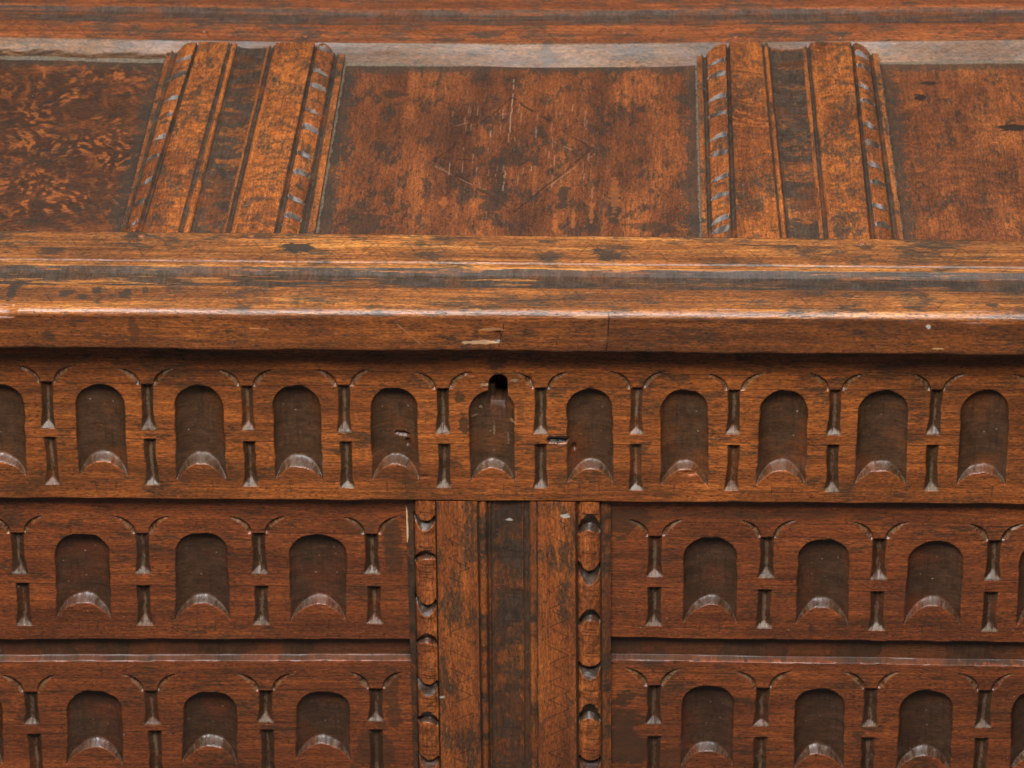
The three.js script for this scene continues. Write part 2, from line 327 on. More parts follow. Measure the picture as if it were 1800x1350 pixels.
{
  const yb = railBot(0) - 0.008, tex = new Tex(-W, yb, W, railTop, 2048 / (2 * W));
  tex.fill((x, y, o) => {
    oak(o, PAL.rail, x, y, 1, { worn: 0.47, pat: 0.62 });
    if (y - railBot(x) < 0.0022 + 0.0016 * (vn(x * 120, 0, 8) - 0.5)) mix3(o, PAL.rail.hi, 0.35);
  });
  const [kx] = front(876, 681);
  const keyTop = front(876, 659)[1], keyMid = front(873, 705)[1], keyEnd = front(872, 746)[1];
  // keyhole: a round-topped hole with a worn channel running out below it
  const key = (x, y) => {
    const w = y > keyMid ? 0.0068 : lerp(0.0048, 0.0066, clamp((y - keyEnd) / (keyMid - keyEnd))), cx = kx + (y < keyMid ? -0.0008 : 0), dx = Math.abs(x - cx);
    if (y > keyTop || y < keyEnd || dx > w) return 0;
    const cap = keyTop - 0.0068; if (y > cap && Math.hypot(dx, y - cap) > 0.0068) return 0;
    return y > keyMid - 0.004 && dx < w - 0.0007 ? (x > cx - 0.0025 || y > keyMid + 0.008 ? 0.030 : 0.013) : Math.min(0.0135, 0.001 + (y - keyEnd) * 0.5);
  };
  scribeArcade(tex, arc1);
  for (let k = 0; k < 40; k++) { const x = lerp(-0.45, 0.45, rnd()), y = lerp(railBot(0) + 0.004, railTop - 0.03, rnd()); tex.line(x, y, x + lerp(0.008, 0.04, rnd()), y + (rnd() - 0.5) * 0.001, 0.00032, DARKLINE, 0.6, 0.7, 0.3); }
  const st = (px, py, rx, ry, a = 0.75, c = PAL.rail.pat) => { const [x, y] = front(px, py); tex.blob(x, y, rx * MM, ry * MM, c, a, 0.4, 0.6); };
  st(815, 745, 8, 22); st(808, 700, 9, 12); st(870, 640, 18, 12, 0.6); st(985, 772, 24, 9, 0.95, [40, 31, 26]); st(1010, 790, 9, 12, 0.95, [40, 31, 26]); st(70, 845, 22, 14, 0.5); st(325, 842, 9, 12, 0.5); st(905, 770, 14, 9, 0.5); st(1170, 868, 24, 9, 0.4); st(985, 846, 16, 14, 0.5); st(30, 858, 30, 9, 0.45); st(1230, 775, 10, 10, 0.5); st(1690, 775, 8, 5, 0.3); st(915, 725, 8, 26, 0.35);
  tex.over((x, y, o) => { const h = arc1.at(x, y); if (!h.id) return false; hollow(o, PAL.rail, x, y, 7, clamp(h.h / 0.0005) * (h.id > 2000 ? 0.45 : 0.9)); waxGlint(o, h, x, y); });
  punchMarks(tex, arc1);
  tex.over((x, y, o) => { if (!key(x, y)) return false; hollow(o, PAL.rail, x, y, 17, 0.9); o[3] = 0.58; });
  for (const [px, py, rx, ry, a] of [[853, 676, 9, 3, 0.8], [905, 668, 6, 3, 0.7], [845, 722, 4, 3, 0.6], [833, 735, 5, 2, 0.5], [900, 742, 5, 3, 0.6], [868, 762, 2, 12, 0.5], [893, 775, 2, 10, 0.4], [868, 800, 3, 2, 0.4]]) { const [x, y] = front(px, py); tex.blob(x, y, rx * MM, ry * MM, [158, 132, 104], a, 0.5, 0.7, 700); }
  const mat = tex.material();
  const dents = [[707, 772, 14, 4, 0.0042], [716, 786, 5, 9, 0.0040], [982, 775, 20, 5, 0.0060], [1008, 792, 6, 9, 0.0050], [745, 838, 14, 3, 0.0015], [827, 659, 10, 4, 0.0018], [930, 668, 6, 7, 0.0022], [741, 717, 10, 2, 0.0012], [1255, 766, 5, 6, 0.0018], [858, 675, 6, 4, 0.0016], [1215, 832, 15, 5, 0.0022]].map(([px, py, rx, ry, d]) => { const [x, y] = front(px, py); return [x, y, rx * MM, ry * MM, d]; });
  const hgt = (x, y) => {
    let h = (fbm(x * 22, y * 30, 2, 3) - 0.5) * 0.0009 - arc1.at(x, y).h;
    for (const [dx, dy, rx, ry, d] of dents) { const q = Math.hypot((x - dx) / rx, (y - dy) / ry); if (q < 1.5) h -= d * 0.55 * sst(1.25, 0.45, q + (vn(x * 420, y * 420, 77) - 0.5) * 0.5); }
    const k = key(x, y); if (k) h = Math.min(h, -k);
    return h;
  };
  const g = sheet(steps(-W, W, 0.00072), steps(0, 1, 0.0063), (u, v, o) => {
    const b = railBot(u) + (vn(u * 70, 0, 5) - 0.5) * 0.0009, y = lerp(b, railTop, v);
    o[0] = u; o[1] = y; o[2] = hgt(u, y) - arris(y - b, 0.0022);
  }, (u, v, o) => tex.uv(o[0], o[1]), (u, v) => { const y = lerp(railBot(u), railTop, v); return key(u, y) ? 5000 : arc1.at(u, y).id; }, (p) => [p[0], p[1], -0.034]);
  const rail = mesh('top_rail', g.get(0), mat, chest, 'top front rail carved with a single row of arches');
  const k = g.get(5000); g.delete(5000); addArcade(g, rail, mat, arc1);
  if (k) mesh('keyhole', k, mat, rail, 'dark keyhole cut through the middle arch');
}

// ---- front muntin between the two carved panels, and the lid muntins: mouldings run along the board
// segments: [px at the near end, px at the far end] boundaries with a kind
function mouldedBoard({ segs, A, B, ends, run, tex, place, cuts, dx, base, palette, seed, name, parent, label, beadLabel, back, wear }) {
  // ends: board coordinate (metres) where px lists A and B were read; run: [from, to] board coordinates
  const X = (i, v) => lerp(A[i], B[i], (v - ends[0]) / (ends[1] - ends[0]));
  const us = []; segs.forEach((s, i) => { const n = Math.max(2, Math.round((A[i + 1] - A[i]) / dx)); for (let k = 0; k < n; k++) us.push(i + k / n); }); us.push(segs.length - 1e-6);
  const xOf = (u, v) => { const i = Math.min(segs.length - 1, Math.floor(u)), t = u - i; return lerp(X(i, v), X(i + 1, v), t); };
  const inv = (x, v) => { for (let i = 0; i < segs.length; i++) { const a = X(i, v), b = X(i + 1, v); if (x < b || i === segs.length - 1) return [i, clamp((x - a) / (b - a))]; } };
  const cutAt = (i, t, v) => {                                                     // crescent chips across a bead
    let d = 0;
    for (const c of cuts[i] || []) {
      const a = t * 2 - 1, w = (v - c.v) * c.dir + (vn(v * 300, t * 2.5, 77) - 0.5) * 0.0022 + a * 0.0012 * Math.sin(c.v * 900), lo = -c.bow * a * a, hi = lo + c.len * Math.sqrt(Math.max(0, 1 - a * a * 0.8));
      if (c.lit) continue;
      if (w > lo && w < hi) { const q = (w - lo) / (hi - lo); d = Math.max(d, c.d * (q < c.q ? q / c.q : Math.pow(1 - (q - c.q) / (1 - c.q), 0.8))); }
    }
    return d;
  };
  const notch = (i, t, v, h0) => {                                                 // a chip cut down towards the near end, with a square back
    let h = h0; const a = t * 2 - 1;
    for (const c of cuts[i] || []) if (c.lit) {
      const w = v - c.v - c.bow * a * a + (vn(v * 400, t * 3, 78) - 0.5) * 0.0008;
      if (w > 0 && w < c.len) h = Math.min(h, segs[i].h + 0.0004 - c.d * (1 - w / c.len) * Math.min(1, w / 0.0006 + 0.2));
    }
    return h;
  };
  const hgt = (i, t, v) => { const s = segs[i], h = hgt0(i, t, v); return cuts[i] ? notch(i, t, v, h) : h; };
  const hgt0 = (i, t, v) => {
    const s = segs[i], a = t * 2 - 1;
    switch (s.k) {
      case 'flat': return (s.h || 0);
      case 'vee': return -(s.d) * (1 - Math.abs(a)) + (s.h || 0);
      case 'hollow': return s.h - s.d * (1 - a * a);
      case 'ridge': return s.h + s.r * (Math.sqrt(Math.max(0, 1 - a * a)) - 1);
      case 'bead': return s.h + (fbm(v * 110, t * 2, 3, seed + 71) - 0.5) * 0.0028 + s.r * (Math.sqrt(Math.max(0, 1 - a * a * 0.98)) - 1) - cutAt(i, t, v) ;
      case 'ovolo': { const e = s.q < 0 ? 1 - t : t; return s.h + (fbm(v * 90, t * 2, 3, seed + 71) - 0.5) * 0.0022 - s.r * Math.pow(e, 2.2) - 0.0015 * sst(0.12, 0, e) - cutAt(i, t, v); }
      case 'slope': return lerp(s.h, s.h2, t);
    }
  };
  const vs = steps(run[0], run[1], dx * 1.05);
  const T = tex.fill((x, y, o) => {
    const [i, t] = inv(x, y), s = segs[i];
    oak(o, palette, y, x, seed, { worn: s.worn ?? 0.5, pat: s.pat ?? 0.6, fleck: s.fleck || 0, streak: 0.5 });
    const rag = (vn(y * 130, x * 40, seed + 61) - 0.5) * 0.9 + (vn(y * 420, x * 300, seed + 62) - 0.5) * 0.5;
    if (s.dark) { const k = lerp(0.15, 0.9, sst(0.25, 0.6, s.dark + rag * 0.8)); hollow(o, palette, y, x, seed + 3, k); }
    const c = cutAt(i, t, y); if (c > 0.0003 || (cuts[i] && notch(i, t, y, hgt0(i, t, y)) < hgt0(i, t, y) - 0.0004)) { hollow(o, palette, y, x, seed + 5, 0.9); o[3] = Math.max(o[3], 0.46); }
  });
  if (wear) wear(T, X);
  const mat = T.material();
  const g = sheet(us, vs, (u, v, o) => {
    const i = Math.min(segs.length - 1, Math.floor(u)), t = u - i, x = xOf(u, v);
    place(o, x, v, hgt(i, t, v) + (fbm(x * 40, v * 18, 2, seed + 70) - 0.5) * 0.0008);
  }, (u, v) => T.uv(xOf(u, v), v), (u, v) => { const i = Math.min(segs.length - 1, Math.floor(u)); return segs[i].part || 0; }, back);
  const m = mesh(name, g.get(0), mat, parent, label);
  for (const [id, gg] of g) if (id) { const q = segs.find((s) => s.part === id); mesh(q.name, gg, mat, parent === lid ? lid : m, q.label); }
  return m;
}
const chip = (v, dir, len, bow, d, q = 0.22) => ({ v, dir, len, bow, d, q });

// front muntin
{
  const tp = [712, 725, 728, 764, 767, 838, 842, 855, 858, 863, 868, 912, 917, 919, 927, 930, 942, 945, 1011, 1016, 1055, 1058, 1073], bt = [726, 734, 737, 772, 775, 846, 849, 860, 862, 866, 871, 915, 919, 921, 931, 934, 944, 947, 1014, 1019, 1056, 1059, 1074];
  const A = tp.map((x) => front(x, 885)[0]), B = bt.map((x) => front(x, 1350)[0]), e = [front(890, 885)[1], front(890, 1350)[1]];
  const segs = [
    { k: 'slope', h: -0.0075, h2: -0.0055, dark: 0.55, worn: 0.3 }, { k: 'vee', h: -0.005, d: 0.002, dark: 1 },
    { k: 'bead', h: -0.0002, r: 0.0046, worn: 0.55, part: 1, name: 'carved_bead', label: 'left carved bead of the middle upright', pat: 0.7 }, { k: 'vee', h: -0.001, d: 0.003, dark: 0.8 },
    { k: 'flat', worn: 0.46, pat: 0.57 }, { k: 'vee', d: 0.002, dark: 0.9 }, { k: 'ridge', h: -0.0008, r: 0.0022, worn: 0.6, dark: 0.3 }, { k: 'vee', h: -0.003, d: 0.0015, dark: 1 }, { k: 'ridge', h: -0.0026, r: 0.0012, dark: 0.6 }, { k: 'flat', h: -0.0042, dark: 0.9 },
    { k: 'hollow', h: -0.0042, d: 0.0012, dark: 0.42, worn: 0.35, pat: 0.5 }, { k: 'flat', h: -0.0042, dark: 0.6 }, { k: 'ridge', h: -0.0026, r: 0.0012, dark: 0.3 }, { k: 'vee', h: -0.003, d: 0.0012, dark: 0.9 }, { k: 'vee', h: -0.003, d: 0.001, dark: 0.8 }, { k: 'ridge', h: -0.0008, r: 0.0022, worn: 0.6, dark: 0.2 }, { k: 'vee', d: 0.002, dark: 0.6 },
    { k: 'flat', worn: 0.5, pat: 0.58 }, { k: 'vee', d: 0.0035, dark: 0.8 },
    { k: 'bead', h: -0.0002, r: 0.0046, worn: 0.55, part: 2, name: 'carved_bead', label: 'right carved bead of the middle upright', pat: 0.7 }, { k: 'vee', h: -0.004, d: 0.002, dark: 1 }, { k: 'slope', h: -0.004, h2: -0.0065, dark: 0.3, worn: 0.35 }];
  const fy = (y) => front(890, y)[1], s = MM * 1.22;
  const cuts = { 2: [], 19: [] };
  for (const [y, k] of [[918, -1], [985, 1], [1064, -1], [1132, 1], [1205, -1], [1272, 1], [1340, -1], [1405, 1], [1475, -1]]) cuts[2].push(chip(fy(y), k, lerp(15, 24, rnd()) * s, lerp(0.003, 0.006, rnd()), lerp(0.0038, 0.0058, rnd())));
  for (const [y, k] of [[932, 1], [1002, -1], [1090, 1], [1172, -1], [1262, 1], [1338, -1], [1425, 1]]) cuts[19].push(chip(fy(y), k, lerp(20, 30, rnd()) * s, lerp(0.004, 0.007, rnd()), lerp(0.0045, 0.0065, rnd())));
  const y1 = railBot(0) - 0.0004, y0 = 0.20;
  mouldedBoard({
    segs, A, B, ends: e, run: [y0, y1], tex: new Tex(A[0] - 0.003, y0, A[22] + 0.006, y1, 2300), cuts, dx: 0.0007, palette: PAL.post, seed: 301, parent: chest, name: 'middle_muntin', label: 'moulded upright between the two carved front panels',
    place: (o, x, v, h) => { o[0] = x; o[1] = v; o[2] = h; }, back: (p) => [p[0], p[1], -0.030],
    wear(T, X) {
      for (const [i, ph] of [[4, 0.3], [17, 0]]) for (let k = 0; k < 16; k++) {                     // scribed zigzag
        const ya = y1 - 0.012 - (k + ph) * 0.0175, a = lerp(X(i, ya), X(i + 1, ya), 0.28), b = lerp(X(i, ya), X(i + 1, ya), 0.8);
        T.line(a, ya, b, ya - 0.0175 / 2, 0.0004, DARKLINE, 0.75, 0.6, 0.40); T.line(b, ya - 0.0175 / 2, a, ya - 0.0175, 0.0004, DARKLINE, 0.75, 0.6, 0.40);
      }
      for (const i of [2, 19]) for (let k = 0; k < 46; k++) { const v = lerp(y0, y1, rnd()), a = X(i, v), b = X(i + 1, v); T.line(lerp(a, b, 0.2), v, lerp(a, b, 0.85), v - 0.001, 0.0004, DARKLINE, 0.75, 0.6, 0.2); }
      const [cx, cy] = front(712, 934); for (let k = 0; k < 1; k++) T.blob(cx + 0.0006, cy, 0.0016, 0.019, [214, 178, 132], 0.95, 0.7, 0.25, 120);   // fresh pale split
      const sp = (px, py, r) => { const [x, y] = front(px, py); T.blob(x, y, r * MM, r * MM * 0.6, WAX, 0.9, 0.6, 0.5, 500); };
      sp(895, 919, 6); sp(994, 907, 9); sp(776, 1225, 5); for (let k = 0; k < 60; k++) T.blob(lerp(A[0], A[22], rnd()), lerp(y0, y1, rnd()), 0.0006, 0.0005, WAX, 0.5 * rnd(), 0.6, 0.3, 900);
      for (let k = 0; k < 7; k++) { const v = fy(975 + k * 62); T.line(X(10, v), v, X(11, v), v + 0.0003, 0.0004, DARKLINE, 0.6, 0.6, 0.3); }
    },
  });
}

// ---- the two carved front panels
const PZ = -0.0090;
function carvedPanel(label, seed, xa, xb, rows, groove, stain) {
  const G = (px, py, d = 0) => front(px, py, PZ - d);
  const arcs = rows.map((r, i) => {
    const ns = r.n, ds = [];
    for (const [xt, yt, xm, ym, xn, yn, xe, ye] of r.d) ds.push([xt, yt, xm, ym, 13.5, [12, 40, 29, 9]], [xn, yn, xe, ye, 13.5, null]);
    return arcade(PZ, ns, ds, { seed: seed + i * 211, depth: 0.0086, bevel: 2.25, arch: 0.92, archP: 2.3, dart: 0.0050 });
  });
  const lineY = (p, d) => { const a = G(p[0], p[1], d), b = G(p[2], p[3], d); return (x) => a[1] + (b[1] - a[1]) * (x - a[0]) / (b[0] - a[0]); };
  const gA = lineY(groove.edge, 0), gB = lineY(groove.floor, 0.0062), gC = lineY(groove.lip, 0);
  const yt = railBot(0) + 0.012, yb = 0.19, split = (x, y) => y > gB(x) ? 0 : 1;
  const at = (x, y) => arcs[split(x, y)].at(x, y);
  const tex = new Tex(xa, yb, xb, yt, 2150);
  tex.fill((x, y, o) => {
    oak(o, PAL.panel, x, y, seed, { worn: 0.48, pat: 0.63 });
    const inG = y < gA(x) && y > gC(x) - 0.0004 * vn(x * 200, 0, 2);
    if (inG) { const k = fbm(x * 40, y * 30, 3, seed + 5); hollow(o, PAL.panel, y, x, seed, k > 0.47 ? 0.85 : 0.5); }
  });
  arcs.forEach((a) => scribeArcade(tex, a));
  tex.over((x, y, o) => { const h = at(x, y); if (!h.id) return false; hollow(o, PAL.panel, x, y, seed + 9, clamp(h.h / 0.0005) * (h.id > 2000 ? 0.45 : 0.88)); waxGlint(o, h, x, y); });
  arcs.forEach((a) => punchMarks(tex, a, 6));
  for (const [px, py, rx, ry, al] of stain) { const [x, y] = G(px, py); tex.blob(x, y, rx * MM, ry * MM, PAL.panel.pat, al, 0.42, 0.8, 90); }
  for (let k = 0; k < 120; k++) tex.blob(lerp(xa, xb, rnd()), lerp(yb, yt, rnd()), 0.0003 + 0.0004 * rnd(), 0.0004, WAX, 0.7 * rnd(), 0.6, 0.4, 900);
  const mat = tex.material();
  const hgt = (x, y) => {
    const a = gA(x) + (vn(x * 60, 0, seed) - 0.5) * 0.0008, b = gB(x), c = gC(x) + (vn(x * 90, 0, seed + 1) - 0.5) * 0.0008;
    let h = (fbm(x * 20, y * 26, 2, seed + 2) - 0.5) * 0.001;
    if (y < a && y > c) h -= Math.min(0.0062, (a - y) * 6, y > b ? 1 : 0.0062 * Math.sin(clamp((y - c) / (b - c)) * Math.PI / 2));
    else h -= at(x, y).h;
    return h;
  };
  const g = sheet(steps(xa, xb, 0.00075), steps(yb, yt, 0.00075), (u, v, o) => { o[0] = u; o[1] = v; o[2] = PZ + hgt(u, v); }, (u, v) => tex.uv(u, v),
    (u, v) => { if (v < gA(u) && v > gC(u)) return 9000; const s = split(u, v), id = arcs[s].at(u, v).id; return id ? id + s * 10000 : 0; }, (p) => [p[0], p[1], PZ - 0.016]);
  const m = mesh('carved_panel', g.get(0), mat, chest, label);
  for (const [id, gg] of g) if (id) mesh(id === 9000 ? 'moulded_groove' : arcs[0].name(id % 10000), gg, mat, m);
}
const shift = (a, dx, ks) => a.map((v, i) => ks.includes(i) ? v + dx : v), dN = (n, d) => shift(n, d, [0, 1, 2, 3]), dD = (n, d) => shift(n, d, [0, 2, 4, 6]);
const XL = front(722, 1000, 0)[0], XR = front(1066, 1000, 0)[0];
{
  const n1 = [96, 190, 100, 196, 938, 1087, 1062], d0 = [30, 937, 35, 1009, 40, 1025, 43, 1100];
  const l1 = [119, 212, 117, 217, 1215, 1345, 1316], e0 = [54, 1217, 57, 1274, 60, 1291, 66, 1376];
  carvedPanel('left front panel carved with two rows of arches', 401, -W + 0.05, XL, [
    { n: [dN(n1, -208), n1, [310, 398, 308, 405, 937, 1091, 1063], [508, 609, 512, 608, 940, 1092, 1064]], d: [dD(d0, -212), d0, [250, 938, 252, 1009, 252, 1030, 255, 1100], [454, 938, 457, 1009, 459, 1030, 460, 1099], [653, 939, 654, 1009, 657, 1031, 658, 1097]] },
    { n: [dN(l1, -210), l1, [324, 415, 320, 417, 1216, 1343, 1314], [524, 615, 520, 615, 1215, 1336, 1310]], d: [dD(e0, -212), e0, [265, 1215, 268, 1274, 272, 1285, 275, 1372], [467, 1214, 467, 1270, 470, 1283, 472, 1370], [661, 1211, 661, 1268, 661, 1283, 662, 1366]] },
  ], { edge: [0, 1124, 705, 1124], floor: [0, 1151, 705, 1150], lip: [0, 1162, 705, 1160] }, [[660, 1320, 34, 50, 0.5], [690, 960, 16, 60, 0.55], [640, 925, 60, 16, 0.4], [690, 1230, 16, 60, 0.5], [40, 1200, 40, 14, 0.2]]);
}
{
  const d4 = [1749, 951, 1745, 1020, 1742, 1041, 1738, 1111], n4 = [1795, 1888, 1788, 1880, 953, 1102, 1070], s4 = [1781, 1870, 1776, 1864, 1216, 1358, 1334], f4 = [1732, 1214, 1728, 1280, 1726, 1298, 1720, 1388];
  carvedPanel('right front panel carved with two rows of arches', 602, XR, W - 0.05, [
    { n: [[1204, 1295, 1201, 1294, 945, 1097, 1065], [1406, 1492, 1399, 1490, 948, 1100, 1070], [1601, 1694, 1589, 1687, 952, 1100, 1068], n4], d: [[1152, 943, 1150, 1015, 1151, 1033, 1149, 1101], [1349, 945, 1347, 1017, 1344, 1037, 1342, 1105], [1546, 948, 1544, 1019, 1543, 1040, 1540, 1109], d4, dD(d4, 198)] },
    { n: [[1201, 1290, 1197, 1287, 1206, 1349, 1322], [1399, 1484, 1396, 1482, 1211, 1353, 1329], [1585, 1675, 1577, 1670, 1214, 1356, 1332], s4], d: [[1150, 1205, 1149, 1273, 1150, 1295, 1148, 1385], [1341, 1210, 1338, 1277, 1337, 1297, 1334, 1386], [1531, 1211, 1528, 1278, 1527, 1298, 1522, 1388], f4, dD(f4, 198)] },
  ], { edge: [1075, 1121, 1800, 1130], floor: [1075, 1150, 1800, 1161], lip: [1075, 1159, 1800, 1170] }, [[1105, 1300, 40, 80, 0.75], [1160, 1220, 30, 30, 0.3], [1100, 920, 60, 26, 0.6], [1426, 1106, 7, 8, 0.7], [1250, 905, 300, 10, 0.35], [1090, 1140, 36, 14, 0.6], [1175, 1340, 40, 30, 0.4]]);
}

// ---- the lid
const LZ = (py, px = 900) => top(px, py)[1];
const sagF = (x) => { const a = top(0, 405), b = top(1800, 423); return a[1] + (b[1] - a[1]) * (x - a[0]) / (b[0] - a[0]); };
{ // front rail: a moulded section swept along the lid
  const yBot = front(900, 620, LIP)[1], R = 0.0062, rear = sagF(0), zg = LZ(463), zc0 = LZ(471), zc1 = LZ(506);
  const prof = [], add = (z, y, k) => prof.push([z, y, k]);
  add(LIP - 0.04, yBot, 'face'); add(LIP - 0.0032, yBot, 'face');
  for (let a = 0; a <= 6; a++) { const t = a / 6 * Math.PI / 2; add(LIP - 0.003 + 0.003 * Math.sin(t), yBot + 0.003 - 0.003 * Math.cos(t), 'face'); }
  for (const y of steps(yBot + 0.0038, H - R - 0.0008, 0.0012)) add(LIP, y, 'face');
  for (let a = 0; a <= 9; a++) { const t = a / 9 * Math.PI / 2; add(LIP - R + R * Math.cos(t), H - R + R * Math.sin(t), 'arris'); }
  const topH = (z) => {
    if (z > zc1) return 0;
    if (z > zc0) { const q = (z - zc0) / (zc1 - zc0); return -Math.min(0.0032, (1 - q) * 0.05, q * 0.012) - (q < 0.12 ? 0 : 0) ; }
    if (z < zg + 0.0014 && z > zg - 0.0014) return -0.0018 * (1 - Math.abs(z - zg) / 0.0014);
    return z > zg ? -0.0004 : 0;
  };
  for (const z of steps(rear, LIP - R - 0.0007, 0.00085).reverse()) add(z, H + topH(z), z > zc1 ? 'flat1' : z > zc0 ? 'chan' : 'flat2');
  add(rear - 0.0006, H - 0.0016, 'flat2'); add(rear - 0.0008, H - 0.006, 'flat2'); add(rear - 0.0008, H - 0.014, 'flat2');
  const len = [0]; for (let i = 1; i < prof.length; i++) len.push(len[i - 1] + Math.hypot(prof[i][0] - prof[i - 1][0], prof[i][1] - prof[i - 1][1]));
  const tex = new Tex(-LW, 0, LW, len[len.length - 1], 2048 / (2 * LW));
  const tAt = (f) => { for (let i = 0; i < prof.length; i++) if (f(prof[i])) return len[i]; return 0; };
  const tFace = tAt((p) => p[1] > yBot + 0.003), tArr = tAt((p) => p[2] === 'arris'), tTop = tAt((p) => p[2] === 'flat1'), zt = (z) => tTop + (LIP - R - z);
  const tc1 = zt(zc1) + 0.001, tc0 = zt(zc0) + 0.001, tg = zt(zg) + 0.001;
  tex.fill((x, t, o) => {
    const face = t < tArr + 0.002, rag = (fbm(x * 26, t * 300, 3, 71) - 0.5), wob = (vn(x * 50, t * 90, 73) - 0.5) * 0.002;
    const nearG = sst(0.010, 0.002, Math.abs(t - (tc0 + tg) / 2));
    const nearA = t > tArr && t < tTop + 0.010 ? 1 : 0;
    oak(o, face ? PAL.lip : PAL.lidRail, x, t, face ? 81 : 85, { worn: face ? 0.50 : 0.43 + 0.20 * nearG + 0.10 * nearA, pat: face ? 0.63 : 0.585 });
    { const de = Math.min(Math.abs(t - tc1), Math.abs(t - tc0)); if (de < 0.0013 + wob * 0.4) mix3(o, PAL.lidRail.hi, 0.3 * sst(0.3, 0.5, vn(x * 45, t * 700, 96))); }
    if (t > tc1 + wob * 0.3 + 0.0004 && t < tc0 + wob * 0.3 - 0.0004) hollow(o, PAL.lidRail, t, x, 89, rag * 1.5 + (vn(x * 60, t * 1500, 90) - 0.5) * 0.5 + 0.22 > 0 ? 0.88 : 0.15);
    if (Math.abs(t - tg) < 0.0011 && vn(x * 60, 1, 93) > 0.2) hollow(o, PAL.lidRail, x, t, 92, 0.85);
  });
  const mk = (px, py, rx, ry, a = 0.8, c = PAL.lidRail.pat) => { const [x, z] = top(px, py); tex.blob(x, zt(z), rx * MM, ry * MM * 1.9, c, a, 0.36, 0.55, 330); };
  mk(522, 434, 32, 9, 0.92); mk(1068, 445, 26, 12); mk(240, 414, 20, 8, 0.7); mk(92, 440, 26, 8, 0.7); mk(300, 424, 14, 8, 0.5); mk(455, 414, 26, 8, 0.5); mk(965, 446, 22, 10, 0.6); mk(115, 516, 14, 8, 0.8); mk(170, 512, 9, 9, 0.8); mk(220, 518, 12, 8, 0.8); mk(145, 522, 8, 6, 0.8); mk(255, 512, 6, 8, 0.6); mk(20, 515, 8, 16, 0.9); mk(30, 502, 12, 6, 0.8); mk(1520, 428, 16, 5, 0.6); mk(1250, 415, 30, 8, 0.4); mk(1745, 537, 9, 4, 0.8); mk(1490, 520, 14, 4, 0.6); mk(740, 425, 12, 7, 0.4); mk(1010, 520, 30, 8, 0.4); mk(830, 500, 60, 6, 0.3); mk(1650, 425, 40, 8, 0.4);
  for (let k = 0; k < 46; k++) {                                                    // scribed zigzags on both flats
    const x = -LW + k * 0.0235, w = 0.0118, ya = zt(LZ(452)), yc = zt(LZ(424)), yd = tTop + 0.004, ye = tc1 - 0.003;
    tex.line(x, ya, x + w, yc, 0.0004, DARKLINE, 0.55, 0.62, 0.46); tex.line(x + w, yc, x + 2 * w, ya, 0.0004, DARKLINE, 0.55, 0.62, 0.46);
    tex.line(x, ye, x + w, yd, 0.0004, DARKLINE, 0.45, 0.62, 0.48); tex.line(x + w, yd, x + 2 * w, ye, 0.0004, DARKLINE, 0.45, 0.62, 0.48);
  }
  for (let k = 0; k < 26; k++) { const x = lerp(-0.42, 0.42, rnd()), t = lerp(tTop + 0.004, zt(rear) - 0.004, rnd()); tex.line(x, t, x + lerp(0.01, 0.05, rnd()), t + (rnd() - 0.5) * 0.001, 0.0003, DARKLINE, 0.75, 0.7, 0.3); }
  const fx = (px, py) => { const [x, y] = front(px, py, LIP); return [x, tFace + (y - yBot - 0.003)]; };
  const ln = (a, b, c, d, w, col, al) => { const p = fx(a, b), q = fx(c, d); tex.line(p[0], p[1], q[0], q[1], w, col, al, 0.5, 0.1); };
  ln(1070, 552, 1066, 617, 0.0008, DARKLINE, 0.9); ln(886, 572, 876, 612, 0.0007, DARKLINE, 0.7); ln(700, 572, 738, 606, 0.0008, [150, 110, 80], 0.6); ln(440, 578, 470, 580, 0.0008, [190, 130, 80], 0.7);
  const fb = (px, py, rx, ry, c, a) => { const [x, t] = fx(px, py); tex.blob(x, t, rx * MM, ry * MM, c, a, 0.4, 0.5, 200); };
  fb(235, 580, 9, 24, [70, 42, 26], 0.6); fb(172, 592, 12, 9, [70, 42, 26], 0.5); fb(845, 604, 34, 4, [206, 166, 126], 0.7); fb(862, 581, 24, 4, [190, 140, 96], 0.5); fb(1055, 583, 12, 24, [150, 92, 46], 0.25); fb(1040, 559, 34, 4, [190, 140, 96], 0.45); fb(1632, 576, 4, 5, WAX, 0.9); fb(1650, 615, 12, 2, [210, 170, 110], 0.7); fb(1205, 590, 10, 16, [72, 42, 26], 0.5); fb(560, 584, 22, 9, [72, 42, 26], 0.4);
  for (let k = 0; k < 80; k++) tex.blob(lerp(-0.4, 0.4, rnd()), lerp(0.04, len[len.length - 1], rnd()), 0.0005, 0.0005, WAX, 0.6 * rnd() * rnd(), 0.6, 0.4, 900);
  const mat = tex.material();
  // knife cuts and knocks in the lip
  const nicks = [[880, 592, 26, 22, 0.0024, -1], [1066, 585, 24, 34, 0.0016, -1]].map(([px, py, w, hh, d, s]) => { const [x, y] = front(px, py, LIP); return { x, y, w: w * MM, h: hh * MM, d, s }; });
  const knocks = [];
  for (let k = 0; k < 0; k++) knocks.push([lerp(-LW, LW, rnd()), lerp(0.001, 0.006, rnd()), lerp(0.0005, 0.0016, rnd())]);
  knocks.push([front(8, 545, LIP)[0], 0.009, 0.0016]);
  const us = steps(-LW, LW, 0.0013), idx = prof.map((_, i) => i);
